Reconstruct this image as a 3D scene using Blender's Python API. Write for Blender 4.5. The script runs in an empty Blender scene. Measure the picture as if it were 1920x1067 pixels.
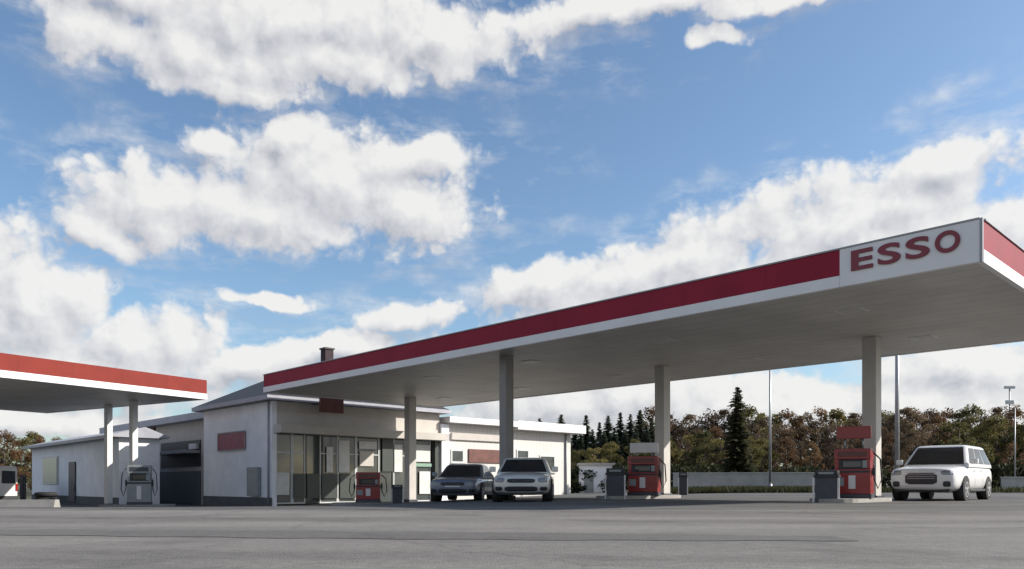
import bpy, bmesh, math, random
from mathutils import Vector, Matrix
R = math.radians
random.seed(7)
S = bpy.context.scene
COL = S.collection

# ------------------------------------------------------------------ measured camera
F, CX, HZ, CAMZ = 1455.0, 960.0, 907.0, 0.5      # focal length and horizon in photo pixels
def sstep(a, b, x):
    t = max(0.0, min(1.0, (x - a) / (b - a))); return t * t * (3 - 2 * t)
def gz(x, y):                                    # the yard falls gently to the left and the back
    f = 1 - sstep(75, 110, y)
    return f * (-0.50 * sstep(3, -11, x) * sstep(15, 31, y) - 0.28 * sstep(30, 48, y) * sstep(14, 0, x))
def spot(px, Y):
    x = (px - CX) / F * Y
    return (x, Y, gz(x, Y))
# station axes: n runs across the big canopy (away from camera), u along it (to the left)
C0 = Vector((8.87, 14.65, 0)); NA = R(43.9)
NV = Vector((math.cos(NA), math.sin(NA), 0)); UV = Vector((-math.sin(NA), math.cos(NA), 0))
def nu(n, u, z=0.0): 
    p = C0 + NV * n + UV * u; p.z = z; return p
def onB(px, py, u):                              # point on a wall u = const -> (n, z)
    k = (px - CX) / F
    Y = (u - C0.dot(-UV) * 1.0) if False else None
    d = Vector((k, 1, 0)); Y = (u + C0.dot(UV)) / d.dot(UV)
    return (d * Y).dot(NV) - C0.dot(NV), CAMZ + (HZ - py) * Y / F
def onA(px, py, n):                              # point on a wall n = const -> (u, z)
    d = Vector(((px - CX) / F, 1, 0)); Y = (n + C0.dot(NV)) / d.dot(NV)
    return (d * Y).dot(UV) - C0.dot(UV), CAMZ + (HZ - py) * Y / F

# ------------------------------------------------------------------ materials
def mat(name, col, rough=0.6, metal=0.0, var=0.12, scale=3.0, bump=0.0, spec=0.5, coat=0.0, fine=0.0):
    m = bpy.data.materials.new(name); m.use_nodes = True
    nt = m.node_tree; b = nt.nodes['Principled BSDF']
    b.inputs['Roughness'].default_value = rough; b.inputs['Metallic'].default_value = metal
    b.inputs['Specular IOR Level'].default_value = spec; b.inputs['Coat Weight'].default_value = coat
    tc = nt.nodes.new('ShaderNodeTexCoord')
    nz = nt.nodes.new('ShaderNodeTexNoise'); nz.inputs['Scale'].default_value = scale; nz.inputs['Detail'].default_value = 6
    nz.inputs['Roughness'].default_value = 0.6
    nt.links.new(tc.outputs['Object'], nz.inputs['Vector'])
    rp = nt.nodes.new('ShaderNodeValToRGB')
    rp.color_ramp.elements[0].position = 0.3; rp.color_ramp.elements[1].position = 0.7
    rp.color_ramp.elements[0].color = tuple(c * (1 - var) for c in col) + (1,)
    rp.color_ramp.elements[1].color = tuple(min(1, c * (1 + var)) for c in col) + (1,)
    nt.links.new(nz.outputs['Fac'], rp.inputs['Fac']); nt.links.new(rp.outputs['Color'], b.inputs['Base Color'])
    if bump:
        bp = nt.nodes.new('ShaderNodeBump'); bp.inputs['Strength'].default_value = bump; bp.inputs['Distance'].default_value = 0.02
        n2 = nt.nodes.new('ShaderNodeTexNoise'); n2.inputs['Scale'].default_value = scale * 12; n2.inputs['Detail'].default_value = 4
        nt.links.new(tc.outputs['Object'], n2.inputs['Vector'])
        nt.links.new(n2.outputs['Fac'], bp.inputs['Height']); nt.links.new(bp.outputs['Normal'], b.inputs['Normal'])
    return m

def mat_asphalt(name, dark, light, patch):
    m = bpy.data.materials.new(name); m.use_nodes = True
    nt = m.node_tree; b = nt.nodes['Principled BSDF']; L = nt.links.new; N = nt.nodes.new
    b.inputs['Roughness'].default_value = 0.85; b.inputs['Specular IOR Level'].default_value = 0.3
    tc = N('ShaderNodeTexCoord')
    mp = N('ShaderNodeMapping'); mp.inputs['Scale'].default_value = (0.10, 0.42, 1); mp.inputs['Rotation'].default_value = (0, 0, R(6))
    L(tc.outputs['Object'], mp.inputs['Vector'])
    big = N('ShaderNodeTexNoise'); big.inputs['Scale'].default_value = 1.0; big.inputs['Detail'].default_value = 5; L(mp.outputs['Vector'], big.inputs['Vector'])
    fine = N('ShaderNodeTexNoise'); fine.inputs['Scale'].default_value = 9; fine.inputs['Detail'].default_value = 8; fine.inputs['Roughness'].default_value = 0.75
    L(tc.outputs['Object'], fine.inputs['Vector'])
    vor = N('ShaderNodeTexVoronoi'); vor.inputs['Scale'].default_value = 55; L(tc.outputs['Object'], vor.inputs['Vector'])
    r1 = N('ShaderNodeValToRGB'); r1.color_ramp.elements[0].position = 0.36; r1.color_ramp.elements[1].position = 0.64
    r1.color_ramp.elements[0].color = dark + (1,); r1.color_ramp.elements[1].color = light + (1,)
    L(big.outputs['Fac'], r1.inputs['Fac'])
    mx = N('ShaderNodeMix'); mx.data_type = 'RGBA'; mx.blend_type = 'MULTIPLY'; mx.inputs['Factor'].default_value = 1
    r2 = N('ShaderNodeValToRGB'); r2.color_ramp.elements[0].position = 0.3; r2.color_ramp.elements[1].position = 0.72
    r2.color_ramp.elements[0].color = (0.72, 0.72, 0.72, 1); r2.color_ramp.elements[1].color = (1.2, 1.19, 1.17, 1)
    L(fine.outputs['Fac'], r2.inputs['Fac']); L(r1.outputs['Color'], mx.inputs['A']); L(r2.outputs['Color'], mx.inputs['B'])
    # oil stains and grime patches
    st_ = N('ShaderNodeTexNoise'); st_.inputs['Scale'].default_value = 0.55; st_.inputs['Detail'].default_value = 7; st_.inputs['Roughness'].default_value = 0.62; L(tc.outputs['Object'], st_.inputs['Vector'])
    sr = N('ShaderNodeMapRange'); sr.inputs['From Min'].default_value = 0.52; sr.inputs['From Max'].default_value = 0.70; sr.inputs['To Min'].default_value = 1.0; sr.inputs['To Max'].default_value = 0.62; L(st_.outputs['Fac'], sr.inputs['Value'])
    ms = N('ShaderNodeMix'); ms.data_type = 'RGBA'; ms.blend_type = 'MULTIPLY'; ms.inputs['Factor'].default_value = 1
    L(mx.outputs['Result'], ms.inputs['A']); L(sr.outputs['Result'], ms.inputs['B']); mx = ms
    # cracks / sealed joints
    mp2 = N('ShaderNodeMapping'); mp2.inputs['Scale'].default_value = (0.16, 0.16, 1); L(tc.outputs['Object'], mp2.inputs['Vector'])
    wn = N('ShaderNodeTexNoise'); wn.inputs['Scale'].default_value = 1.2; wn.inputs['Detail'].default_value = 6; L(tc.outputs['Object'], wn.inputs['Vector'])
    ad = N('ShaderNodeMix'); ad.data_type = 'RGBA'; ad.inputs['Factor'].default_value = 0.12; L(mp2.outputs['Vector'], ad.inputs['A']); L(wn.outputs['Color'], ad.inputs['B'])
    cr = N('ShaderNodeTexVoronoi'); cr.feature = 'DISTANCE_TO_EDGE'; cr.inputs['Scale'].default_value = 1.0; L(ad.outputs['Result'], cr.inputs['Vector'])
    cm = N('ShaderNodeMapRange'); cm.inputs['From Min'].default_value = 0.0; cm.inputs['From Max'].default_value = 0.006
    cm.inputs['To Min'].default_value = 1 - patch; cm.inputs['To Max'].default_value = 1.0; L(cr.outputs['Distance'], cm.inputs['Value'])
    m2 = N('ShaderNodeMix'); m2.data_type = 'RGBA'; m2.blend_type = 'MULTIPLY'; m2.inputs['Factor'].default_value = 1
    L(mx.outputs['Result'], m2.inputs['A']); L(cm.outputs['Result'], m2.inputs['B'])
    L(m2.outputs['Result'], b.inputs['Base Color'])
    bp = N('ShaderNodeBump'); bp.inputs['Strength'].default_value = 0.35; bp.inputs['Distance'].default_value = 0.01
    L(vor.outputs['Distance'], bp.inputs['Height']); L(bp.outputs['Normal'], b.inputs['Normal'])
    return m

def mat_panels(name, col, axis, pitch, groove=0.6, rough=0.5, var=0.1):
    """sheet cladding: thin grooves every <pitch> m along an object axis"""
    m = mat(name, col, rough, 0, var, 0.7)
    nt = m.node_tree; b = nt.nodes['Principled BSDF']; L = nt.links.new; N = nt.nodes.new
    tc = N('ShaderNodeTexCoord'); sp = N('ShaderNodeSeparateXYZ'); L(tc.outputs['Object'], sp.inputs['Vector'])
    md = N('ShaderNodeMath'); md.operation = 'PINGPONG'; md.inputs[1].default_value = pitch / 2
    L(sp.outputs[axis], md.inputs[0])
    mr = N('ShaderNodeMapRange'); mr.inputs['From Min'].default_value = 0.008; mr.inputs['From Max'].default_value = 0.02
    mr.inputs['To Min'].default_value = groove; mr.inputs['To Max'].default_value = 1; L(md.outputs[0], mr.inputs['Value'])
    src = b.inputs['Base Color'].links[0].from_socket
    mx = N('ShaderNodeMix'); mx.data_type = 'RGBA'; mx.blend_type = 'MULTIPLY'; mx.inputs['Factor'].default_value = 1
    L(src, mx.inputs['A']); L(mr.outputs['Result'], mx.inputs['B']); L(mx.outputs['Result'], b.inputs['Base Color'])
    return m

def mat_leaf(name, a, b_, c):
    m = bpy.data.materials.new(name); m.use_nodes = True
    nt = m.node_tree; b = nt.nodes['Principled BSDF']; L = nt.links.new; N = nt.nodes.new
    b.inputs['Roughness'].default_value = 0.7; b.inputs['Specular IOR Level'].default_value = 0.2
    tc = N('ShaderNodeTexCoord'); nz = N('ShaderNodeTexNoise'); nz.inputs['Scale'].default_value = 1.1; nz.inputs['Detail'].default_value = 5
    oi = N('ShaderNodeObjectInfo'); ad = N('ShaderNodeMath'); ad.operation = 'MULTIPLY_ADD'
    L(tc.outputs['Object'], nz.inputs['Vector']); L(oi.outputs['Random'], ad.inputs[0]); ad.inputs[1].default_value = 0.5; 
    sb = N('ShaderNodeMath'); sb.operation = 'SUBTRACT'; sb.inputs[1].default_value = 0.25
    L(nz.outputs['Fac'], sb.inputs[0]); L(sb.outputs[0], ad.inputs[2])
    rp = N('ShaderNodeValToRGB'); rp.color_ramp.elements[0].position = 0.2; rp.color_ramp.elements[1].position = 0.8
    rp.color_ramp.elements[0].color = a + (1,); rp.color_ramp.elements[1].color = c + (1,)
    e = rp.color_ramp.elements.new(0.5); e.color = b_ + (1,)
    L(ad.outputs[0], rp.inputs['Fac']); L(rp.outputs['Color'], b.inputs['Base Color'])
    tr = N('ShaderNodeBsdfTranslucent'); L(rp.outputs['Color'], tr.inputs['Color']); ms = N('ShaderNodeMixShader'); ms.inputs['Fac'].default_value = .38
    L(b.outputs[0], ms.inputs[1]); L(tr.outputs[0], ms.inputs[2]); L(ms.outputs[0], nt.nodes['Material Output'].inputs['Surface'])
    return m

M = {}
M['road'] = mat_asphalt('road_asphalt', (0.138, 0.131, 0.123), (0.230, 0.218, 0.201), 0.2)
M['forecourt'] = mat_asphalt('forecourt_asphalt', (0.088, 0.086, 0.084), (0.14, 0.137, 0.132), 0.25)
M['grass'] = mat('dry_grass', (0.055, 0.058, 0.032), 0.9, 0, 0.45, 0.6, 0.5)
M['red'] = mat_panels('fascia_red', (0.275, 0.010, 0.034), 'Y', 2.2, .8, .65, .14)
M['red_warm'] = mat_panels('fascia_warm_red', (0.205, 0.026, 0.018), 'X', 2.2, .8, .75, .14)
for k in ('red', 'red_warm'): M[k].node_tree.nodes['Principled BSDF'].inputs['Specular IOR Level'].default_value = .3
M['white'] = mat('white_sheet', (0.74, 0.74, 0.74), 0.45, 0, 0.05, 0.9)
M['trim'] = mat('grey_trim', (0.30, 0.31, 0.33), 0.45, 0, 0.08, 2)
M['soffit'] = mat_panels('soffit_sheet', (0.54, 0.525, 0.49), 'X', 0.6, 0.60, .5, .12)
M['roofing'] = mat('roof_felt', (0.10, 0.10, 0.11), 0.8, 0, 0.2, 1.0, 0.3)
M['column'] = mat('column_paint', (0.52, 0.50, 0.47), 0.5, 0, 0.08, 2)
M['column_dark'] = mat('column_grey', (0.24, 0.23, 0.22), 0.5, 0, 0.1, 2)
M['letter'] = mat('letter_red', (0.19, 0.010, 0.030), 0.35, 0, 0.1, 2)
M['wall_white'] = mat('white_render', (0.83, 0.85, 0.89), 0.8, 0, 0.08, 1.2, 0.2)
M['clad_white'] = mat_panels('white_cladding', (0.60, 0.58, 0.55), 'X', 0.35, 0.8, 0.6, 0.05)
M['wall_beige'] = mat('beige_render', (0.52, 0.49, 0.45), 0.8, 0, 0.08, 1.2, 0.2)
M['wall_grey'] = mat('grey_render', (0.34, 0.33, 0.33), 0.8, 0, 0.1, 1.2, 0.2)
M['plinth'] = mat('plinth_concrete', (0.10, 0.105, 0.115), 0.85, 0, 0.2, 3, 0.3)
M['dark'] = mat('dark_plastic', (0.025, 0.027, 0.032), 0.5, 0, 0.2, 6)
M['darkgrey'] = mat('dark_grey_metal', (0.048, 0.050, 0.064), 0.45, 0, 0.15, 5)
M['bluegrey'] = mat_panels('bluegrey_shutter', (0.12, 0.135, 0.16), 'Z', 0.22, 0.7, 0.5)
M['frame'] = mat('window_frame', (0.55, 0.57, 0.56), 0.4, 0, 0.06, 4)
M['frame_dark'] = mat('dark_frame', (0.05, 0.06, 0.055), 0.4, 0, 0.1, 4)
M['glass'] = mat('window_glass', (0.055, 0.065, 0.065), 0.06, 0, 0.35, 0.9, 0, 0.8)
M['glass_car'] = mat('car_glass', (0.018, 0.020, 0.024), 0.05, 0, 0.2, 2, 0, 0.8)
M['poster_pale'] = mat('pale_poster', (0.62, 0.62, 0.60), 0.6, 0, 0.12, 3)
M['poster_dark'] = mat('plum_poster', (0.27, 0.045, 0.085), 0.5, 0, 0.35, 4)
M['rust_sign'] = mat('rust_sign', (0.13, 0.045, 0.035), 0.5, 0, 0.3, 3)
M['green'] = mat('pale_green_band', (0.22, 0.36, 0.27), 0.5, 0, 0.1, 3)
M['roof_tile'] = mat_panels('dark_roof_sheet', (0.034, 0.035, 0.040), 'X', 0.4, 0.7, 0.6)
M['chimney'] = mat('chimney_brick', (0.04, 0.025, 0.03), 0.85, 0, 0.3, 4, 0.4)
M['roof_grey'] = mat('pale_roof_sheet', (0.36, 0.37, 0.41), 0.6, 0, 0.12, 1.5)
M['galv'] = mat('galvanised_steel', (0.33, 0.34, 0.35), 0.45, 0.6, 0.12, 5)
M['pump_red'] = mat('pump_red', (0.27, 0.022, 0.022), 0.35, 0, 0.15, 3, 0, 0.5, 0.2)
M['pump_white'] = mat('pump_white', (0.68, 0.66, 0.66), 0.4, 0, 0.08, 3)
M['pump_grey'] = mat('pump_grey', (0.26, 0.28, 0.29), 0.45, 0, 0.1, 3)
M['rubber'] = mat('rubber', (0.018, 0.018, 0.019), 0.8, 0, 0.2, 8)
M['rim'] = mat('alloy', (0.38, 0.39, 0.41), 0.4, 0.5, 0.1, 6)
M['paint_white'] = mat('white_car_paint', (0.74, 0.74, 0.74), 0.25, 0, 0.03, 1, 0, 0.5, 0.6)
M['paint_beige'] = mat('champagne_car_paint', (0.66, 0.65, 0.60), 0.28, 0.2, 0.04, 1, 0, 0.5, 0.6)
M['paint_blue'] = mat('slate_car_paint', (0.17, 0.19, 0.245), 0.28, 0.2, 0.06, 1, 0, 0.5, 0.6)
M['headlight'] = mat('headlight_lens', (0.22, 0.235, 0.26), 0.12, 0, 0.1, 6, 0, 0.8)
M['taillight'] = mat('taillight_lens', (0.35, 0.01, 0.01), 0.15, 0, 0.1, 6, 0, 0.8)
M['plate'] = mat('number_plate', (0.65, 0.65, 0.62), 0.5, 0, 0.04, 6)
M['concrete'] = mat('pale_concrete', (0.42, 0.41, 0.38), 0.85, 0, 0.14, 1.5, 0.4)
M['kerb'] = mat('kerb_concrete', (0.30, 0.29, 0.27), 0.85, 0, 0.16, 2.5, 0.4)
M['bark'] = mat('bark', (0.07, 0.055, 0.045), 0.9, 0, 0.3, 6, 0.6)
M['wood'] = mat_panels('stained_fence', (0.12, 0.11, 0.105), 'X', 0.14, 0.45, 0.8, 0.25)
M['leaf_rust'] = mat_leaf('rust_leaves', (0.085, 0.050, 0.030), (0.165, 0.098, 0.052), (0.25, 0.155, 0.075))
M['leaf_brown'] = mat_leaf('brown_leaves', (0.075, 0.054, 0.036), (0.14, 0.100, 0.062), (0.20, 0.145, 0.085))
M['leaf_olive'] = mat_leaf('olive_leaves', (0.060, 0.062, 0.026), (0.145, 0.132, 0.048), (0.24, 0.205, 0.075))
M['leaf_spruce'] = mat_leaf('spruce_needles', (0.034, 0.050, 0.036), (0.062, 0.080, 0.052), (0.10, 0.112, 0.068))
M['leaf_lone'] = mat_leaf('dull_needles', (0.035, 0.040, 0.020), (0.070, 0.068, 0.034), (0.11, 0.095, 0.05))
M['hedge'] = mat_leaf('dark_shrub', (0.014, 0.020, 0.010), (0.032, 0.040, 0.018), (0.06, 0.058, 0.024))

# ------------------------------------------------------------------ mesh helpers
class B:
    def __init__(s): s.v = []; s.f = []; s.sm = []
    def add(s, vs, fs, smooth=False):
        o = len(s.v); s.v += [tuple(v) for v in vs]
        for f in fs: s.f.append(tuple(i + o for i in f)); s.sm.append(smooth)
        return s
    def box(s, x0, x1, y0, y1, z0, z1, bev=0.0):
        x0, x1 = sorted((x0, x1)); y0, y1 = sorted((y0, y1)); z0, z1 = sorted((z0, z1))
        if not bev:
            v = [(x, y, z) for z in (z0, z1) for x, y in ((x0, y0), (x1, y0), (x1, y1), (x0, y1))]
            return s.add(v, [(3, 2, 1, 0), (4, 5, 6, 7), (0, 1, 5, 4), (1, 2, 6, 5), (2, 3, 7, 6), (3, 0, 4, 7)])
        bm = bmesh.new(); bmesh.ops.create_cube(bm, size=1)
        for v in bm.verts: v.co = ((x0 + x1) / 2 + v.co.x * (x1 - x0), (y0 + y1) / 2 + v.co.y * (y1 - y0), (z0 + z1) / 2 + v.co.z * (z1 - z0))
        bmesh.ops.bevel(bm, geom=bm.edges[:], offset=bev, segments=2, profile=0.6, affect='EDGES')
        return s.bm(bm)
    def bm(s, bm, smooth=False):
        bm.verts.index_update()
        s.add([v.co[:] for v in bm.verts], [[v.index for v in f.verts] for f in bm.faces], smooth); bm.free(); return s
    def tube(s, pts, r, n=8, cap=True):
        if not isinstance(r, (list, tuple)): r = [r] * len(pts)
        pts = [Vector(p) for p in pts]; vs = []; fs = []
        for i, p in enumerate(pts):
            d = (pts[min(i + 1, len(pts) - 1)] - pts[max(i - 1, 0)]).normalized()
            a = d.cross(Vector((0, 0, 1)) if abs(d.z) < 0.9 else Vector((1, 0, 0))).normalized(); b = d.cross(a)
            for k in range(n):
                t = 2 * math.pi * k / n; vs.append(p + (a * math.cos(t) + b * math.sin(t)) * r[i])
        for i in range(len(pts) - 1):
            for k in range(n):
                fs.append((i * n + k, i * n + (k + 1) % n, (i + 1) * n + (k + 1) % n, (i + 1) * n + k))
        s.add(vs, fs, True)
        if cap:
            o = len(s.v) - len(vs)
            s.f.append(tuple(o + k for k in range(n))); s.sm.append(False)
            e = o + (len(pts) - 1) * n; s.f.append(tuple(e + n - 1 - k for k in range(n))); s.sm.append(False)
        return s
    def prism(s, poly, axis, a, b):
        """extrude a 2-D polygon along an axis; poly coordinates are the other two axes in order"""
        n = len(poly); vs = []
        for t in (a, b):
            for p in poly:
                vs.append({'x': (t, p[0], p[1]), 'y': (p[0], t, p[1]), 'z': (p[0], p[1], t)}[axis])
        return s.add(vs, [tuple(range(n))[::-1], tuple(range(n, 2 * n))] + [(i, (i + 1) % n, n + (i + 1) % n, n + i) for i in range(n)])
    def build(s, name, m, parent=None, loc=None, rz=0.0):
        me = bpy.data.meshes.new(name); me.from_pydata(s.v, [], s.f); me.validate()
        bm = bmesh.new(); bm.from_mesh(me); 
        if len(bm.faces) < 4000: bmesh.ops.recalc_face_normals(bm, faces=bm.faces[:])
        bm.to_mesh(me); bm.free()
        if len(me.polygons) == len(s.sm):
            for p, q in zip(me.polygons, s.sm): p.use_smooth = q
        me.materials.append(M[m] if isinstance(m, str) else m)
        o = bpy.data.objects.new(name, me); COL.objects.link(o)
        if parent: o.parent = parent
        if loc is not None: o.location = loc
        o.rotation_euler.z = rz
        return o
def tag(o, label, cat, group=None):
    o['label'] = label; o['category'] = cat
    if group: o['group'] = group
    return o
def thing(name, label, cat, loc, rz=0.0, group=None):
    o = bpy.data.objects.new(name, None); COL.objects.link(o); o.location = loc; o.rotation_euler.z = rz
    o.empty_display_size = 0.3
    return tag(o, label, cat, group)
def copy_tree(o, parent=None):
    c = o.copy(); COL.objects.link(c)
    if parent: c.parent = parent
    for ch in list(o.children): copy_tree(ch, c)
    return c

# ------------------------------------------------------------------ ground
def sheet(name, xs, ys, m, dz, inside=None):
    b = B(); vs = [(x, y, gz(x, y) + dz) for y in ys for x in xs]; w = len(xs); fs = []
    for j in range(len(ys) - 1):
        for i in range(w - 1):
            fs.append((j * w + i, j * w + i + 1, (j + 1) * w + i + 1, (j + 1) * w + i))
    b.add(vs, fs, True)
    o = b.build(name, m); o['kind'] = 'structure'; return o
def lin(a, b, n): return [a + (b - a) * i / n for i in range(n + 1)]
sheet('ground', [-2500, -600, -150] + lin(-80, 80, 80) + [150, 600, 2500], [-600, -60] + lin(-10, 130, 70) + [200, 600, 3000], 'grass', -0.012)
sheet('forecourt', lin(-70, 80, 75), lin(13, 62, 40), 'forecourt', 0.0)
b = B(); vs = []; fs = []
xs = lin(-70, 70, 70)
for x in xs:
    e = 14.6 - 0.055 * x + 0.35 * math.sin(x * 0.35) + 0.2 * math.sin(x * 1.3 + 1)
    for y in (-60, 2, 6, 10, e): vs.append((x, y, 0.004 + gz(x, y)))
for i in range(len(xs) - 1):
    for k in range(4): fs.append((i * 5 + k, (i + 1) * 5 + k, (i + 1) * 5 + k + 1, i * 5 + k + 1))
b.add(vs, fs, True); o = b.build('road', 'road'); o['kind'] = 'structure'
# darker strip of newer asphalt laid across the near road
b = B(); vs = []; fs = []
xs = lin(-6.5, 3.0, 30)
for i, x in enumerate(xs):
    t = i / 30; mid = 7.6 - 0.12 * (x + 2); hw = 0.55 * math.sin(math.pi * (0.06 + 0.88 * t)) ** 0.4 + 0.05 * math.sin(x * 5)
    vs += [(x, mid - hw, 0.008), (x, mid + hw * 0.9, 0.008)]
for i in range(30): fs.append((2 * i, 2 * i + 2, 2 * i + 3, 2 * i + 1))
M['patch'] = mat_asphalt('patch_asphalt', (0.118, 0.115, 0.110), (0.155, 0.150, 0.143), 0.2)
b.add(vs, fs, True); o = b.build('road_patch', 'patch'); o['kind'] = 'structure'

# ------------------------------------------------------------------ big canopy  (local x = n, y = u)
ZB, ZT, LU, WN = 4.70, 5.50, 29.3, 10.2
ZM = 4.95
can = thing('forecourt_canopy', 'long station canopy with dark red fascia and white lettered sign panel at its near corner', 'canopy', C0, NA)
PU = 2.69
def fascia(z0, z1, m, out, segs, name):
    for (x0, x1, y0, y1) in segs:
        B().box(x0, x1, y0, y1, z0, z1, 0.004).build(name, m, can)
t_ = 0.10
fascia(ZM, ZT, 'red', 0, [(0, t_, PU, LU), (WN - t_, WN, 0, LU), (t_, WN - t_, 0, t_), (t_, WN - t_, LU - t_, LU)], 'fascia_band')
fascia(ZB, ZM - 0.004, 'white', 0, [(-0.012, t_, PU, LU + .012), (WN - t_, WN + .012, -.012, LU + .012), (t_ + .002, WN - t_ - .002, -0.012, t_), (t_ + .002, WN - t_ - .002, LU - t_, LU + 0.012)], 'fascia_trim')
B().box(-0.016, t_, 0.0, PU - 0.006, ZB, ZT, 0.004).build('sign_panel', 'white', can)
B().box(-0.03, 0.03, -0.02, 0.03, ZB - 0.01, ZT + 0.02).build('corner_post', 'trim', can)
b = B(); w = 0.14
b.box(-0.03, w, 0.035, LU + .03, ZT + .002, ZT + 0.035).box(WN - w, WN + .03, -.03, LU + .03, ZT + .002, ZT + .035).box(w + .002, WN - w - .002, -.03, w, ZT + .002, ZT + .035).box(w + .002, WN - w - .002, LU - w, LU + .03, ZT + .002, ZT + .035)
b.build('coping', 'trim', can)
B().box(t_ + .002, WN - t_ - .002, t_ + .002, LU - t_ - .002, ZB + 0.03, ZB + 0.09).build('soffit', 'soffit', can)
B().box(t_ + .004, WN - t_ - .004, t_ + .004, LU - t_ - .004, ZT - 0.25, ZT - 0.19).build('roof', 'roofing', can)
# recessed lamps, unlit by day
M['lamp_off'] = mat('lamp_diffuser', (0.55, 0.55, 0.52), 0.4, 0, 0.05, 3)
for u in (3.5, 9, 14.5, 20, 25.5):
    for n in (2.6, 7.6):
        l = B().box(n - .32, n + .32, u - .32, u + .32, ZB + 0.016, ZB + 0.028).build('downlight', 'white', can)
        B().box(n - .25, n + .25, u - .25, u + .25, ZB + .008, ZB + .014).build('diffuser', 'lamp_off', l)
def column(n, u, w, m, d=None, top=ZB + .028):
    p = nu(n, u); g = gz(p.x, p.y); d = d or w
    c = B().box(n - w / 2, n + w / 2, u - d / 2, u + d / 2, g, top, 0.02).build('column', m, can)
    B().box(n - w / 2 - .05, n + w / 2 + .05, u - d / 2 - .05, u + d / 2 + .05, g - .05, g + .16, .015).build('base_plate', 'darkgrey', c)
    return c
column(6.5, 4.55, 0.40, 'column', 0.40)
column(6.7, 11.95, 0.40, 'column', 0.40)
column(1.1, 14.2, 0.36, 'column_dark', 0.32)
column(6.3, 26.55, 0.42, 'column', 0.42)
# lettering
cu = bpy.data.curves.new('lettering', 'FONT'); cu.body = 'X'; cu.size = 1; cu.extrude = 0.03; cu.offset = 0.022
tmp = bpy.data.objects.new('tmp', cu); COL.objects.link(tmp)
def glyph(ch):
    cu.body = ch; bpy.context.view_layer.update()
    return bpy.data.meshes.new_from_object(tmp.evaluated_get(bpy.context.evaluated_depsgraph_get()))
def letter(ch, u_left, u_right, z0, z1, parent, m, x=-0.016):
    me = glyph(ch); xs = [v.co.x for v in me.vertices]; ys = [v.co.y for v in me.vertices]; zs = [v.co.z for v in me.vertices]
    for v in me.vertices:
        a = (v.co.x - min(xs)) / (max(xs) - min(xs)); c = (v.co.y - min(ys)) / (max(ys) - min(ys)); d = (v.co.z - min(zs)) / (max(zs) - min(zs))
        v.co = (x - 0.004 - 0.035 * d, u_left + (u_right - u_left) * a, z0 + (z1 - z0) * c)
    me.materials.clear(); me.materials.append(M[m])
    o = bpy.data.objects.new('letter', me); COL.objects.link(o); o.parent = parent; return o
ul, ur, gap = 2.43, 0.36, 0.10
wl = (ul - ur - 3 * gap) / 4
for i, ch in enumerate('ESSO'):
    a = ul - i * (wl + gap); letter(ch, a, a - wl, 4.985, 5.405, can, 'letter')

# ------------------------------------------------------------------ left canopy
E = Vector((-15.1, 38.4, 0)); d1 = Vector((-4.9, -8.1, 0)).normalized(); LA = math.atan2(d1.y, d1.x)   # local x: towards us and left, local -y: back
lc = thing('side_canopy', 'lower station canopy with sunlit brick red fascia and white edge, cut by left frame edge', 'canopy', E, LA)
LL, LW = 20.0, 14.5
bk = -1 if Vector((-math.sin(LA), math.cos(LA), 0)).dot(Vector((-.855, .517, 0))) < 0 else 1
def ly(t): return bk * t
def lbox(x0, x1, t0, t1, z0, z1, name, m): return B().box(x0, x1, ly(t0), ly(t1), z0, z1, 0.004).build(name, m, lc)
for (x0, x1, t0, t1) in ((0, LL, 0, .1), (0, LL, LW - .1, LW), (0, .1, .102, LW - .102), (LL - .1, LL, .102, LW - .102)):
    lbox(x0, x1, t0, t1, 4.95, 5.62, 'fascia_band', 'red_warm')
for (x0, x1, t0, t1) in ((-.012, LL, -.012, .1), (-.012, LL, LW - .1, LW + .012), (-.012, .1, .102, LW - .102), (LL - .1, LL, .102, LW - .102)):
    lbox(x0, x1, t0, t1, 4.66, 4.946, 'fascia_trim', 'white')
lbox(.102, LL - .102, .102, LW - .102, 4.70, 4.76, 'soffit', 'soffit')
lbox(.104, LL - .104, .104, LW - .104, 5.38, 5.44, 'roof', 'roofing')
for s, t in ((0.8, 7.0), (1.3, 4.0), (9.5, 4.0), (9.5, 9.0)):
    p = E + d1 * s + Vector((-.855, .517, 0)) * t; g = gz(p.x, p.y)
    c = B().box(s - .15, s + .15, ly(t) - .15, ly(t) + .15, g, 4.698, .015).build('column', 'white', lc)
    B().box(s - .2, s + .2, ly(t) - .2, ly(t) + .2, g - .05, g + .14, .01).build('base_plate', 'darkgrey', c)

# ------------------------------------------------------------------ shop (local x = n, y = u, origin at C0)
US = 30.9
n0, _ = onB(510, 900, US)
u1, _ = onA(382, 900, n0)
nE, _ = onB(824, 900, US)
GB = -0.9
shop = thing('station_shop', 'white walled shop with dark hipped roof and glazed front, behind left end of long canopy', 'building', C0, NA)
DEP = u1 - US
ZE = 4.55
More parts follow.
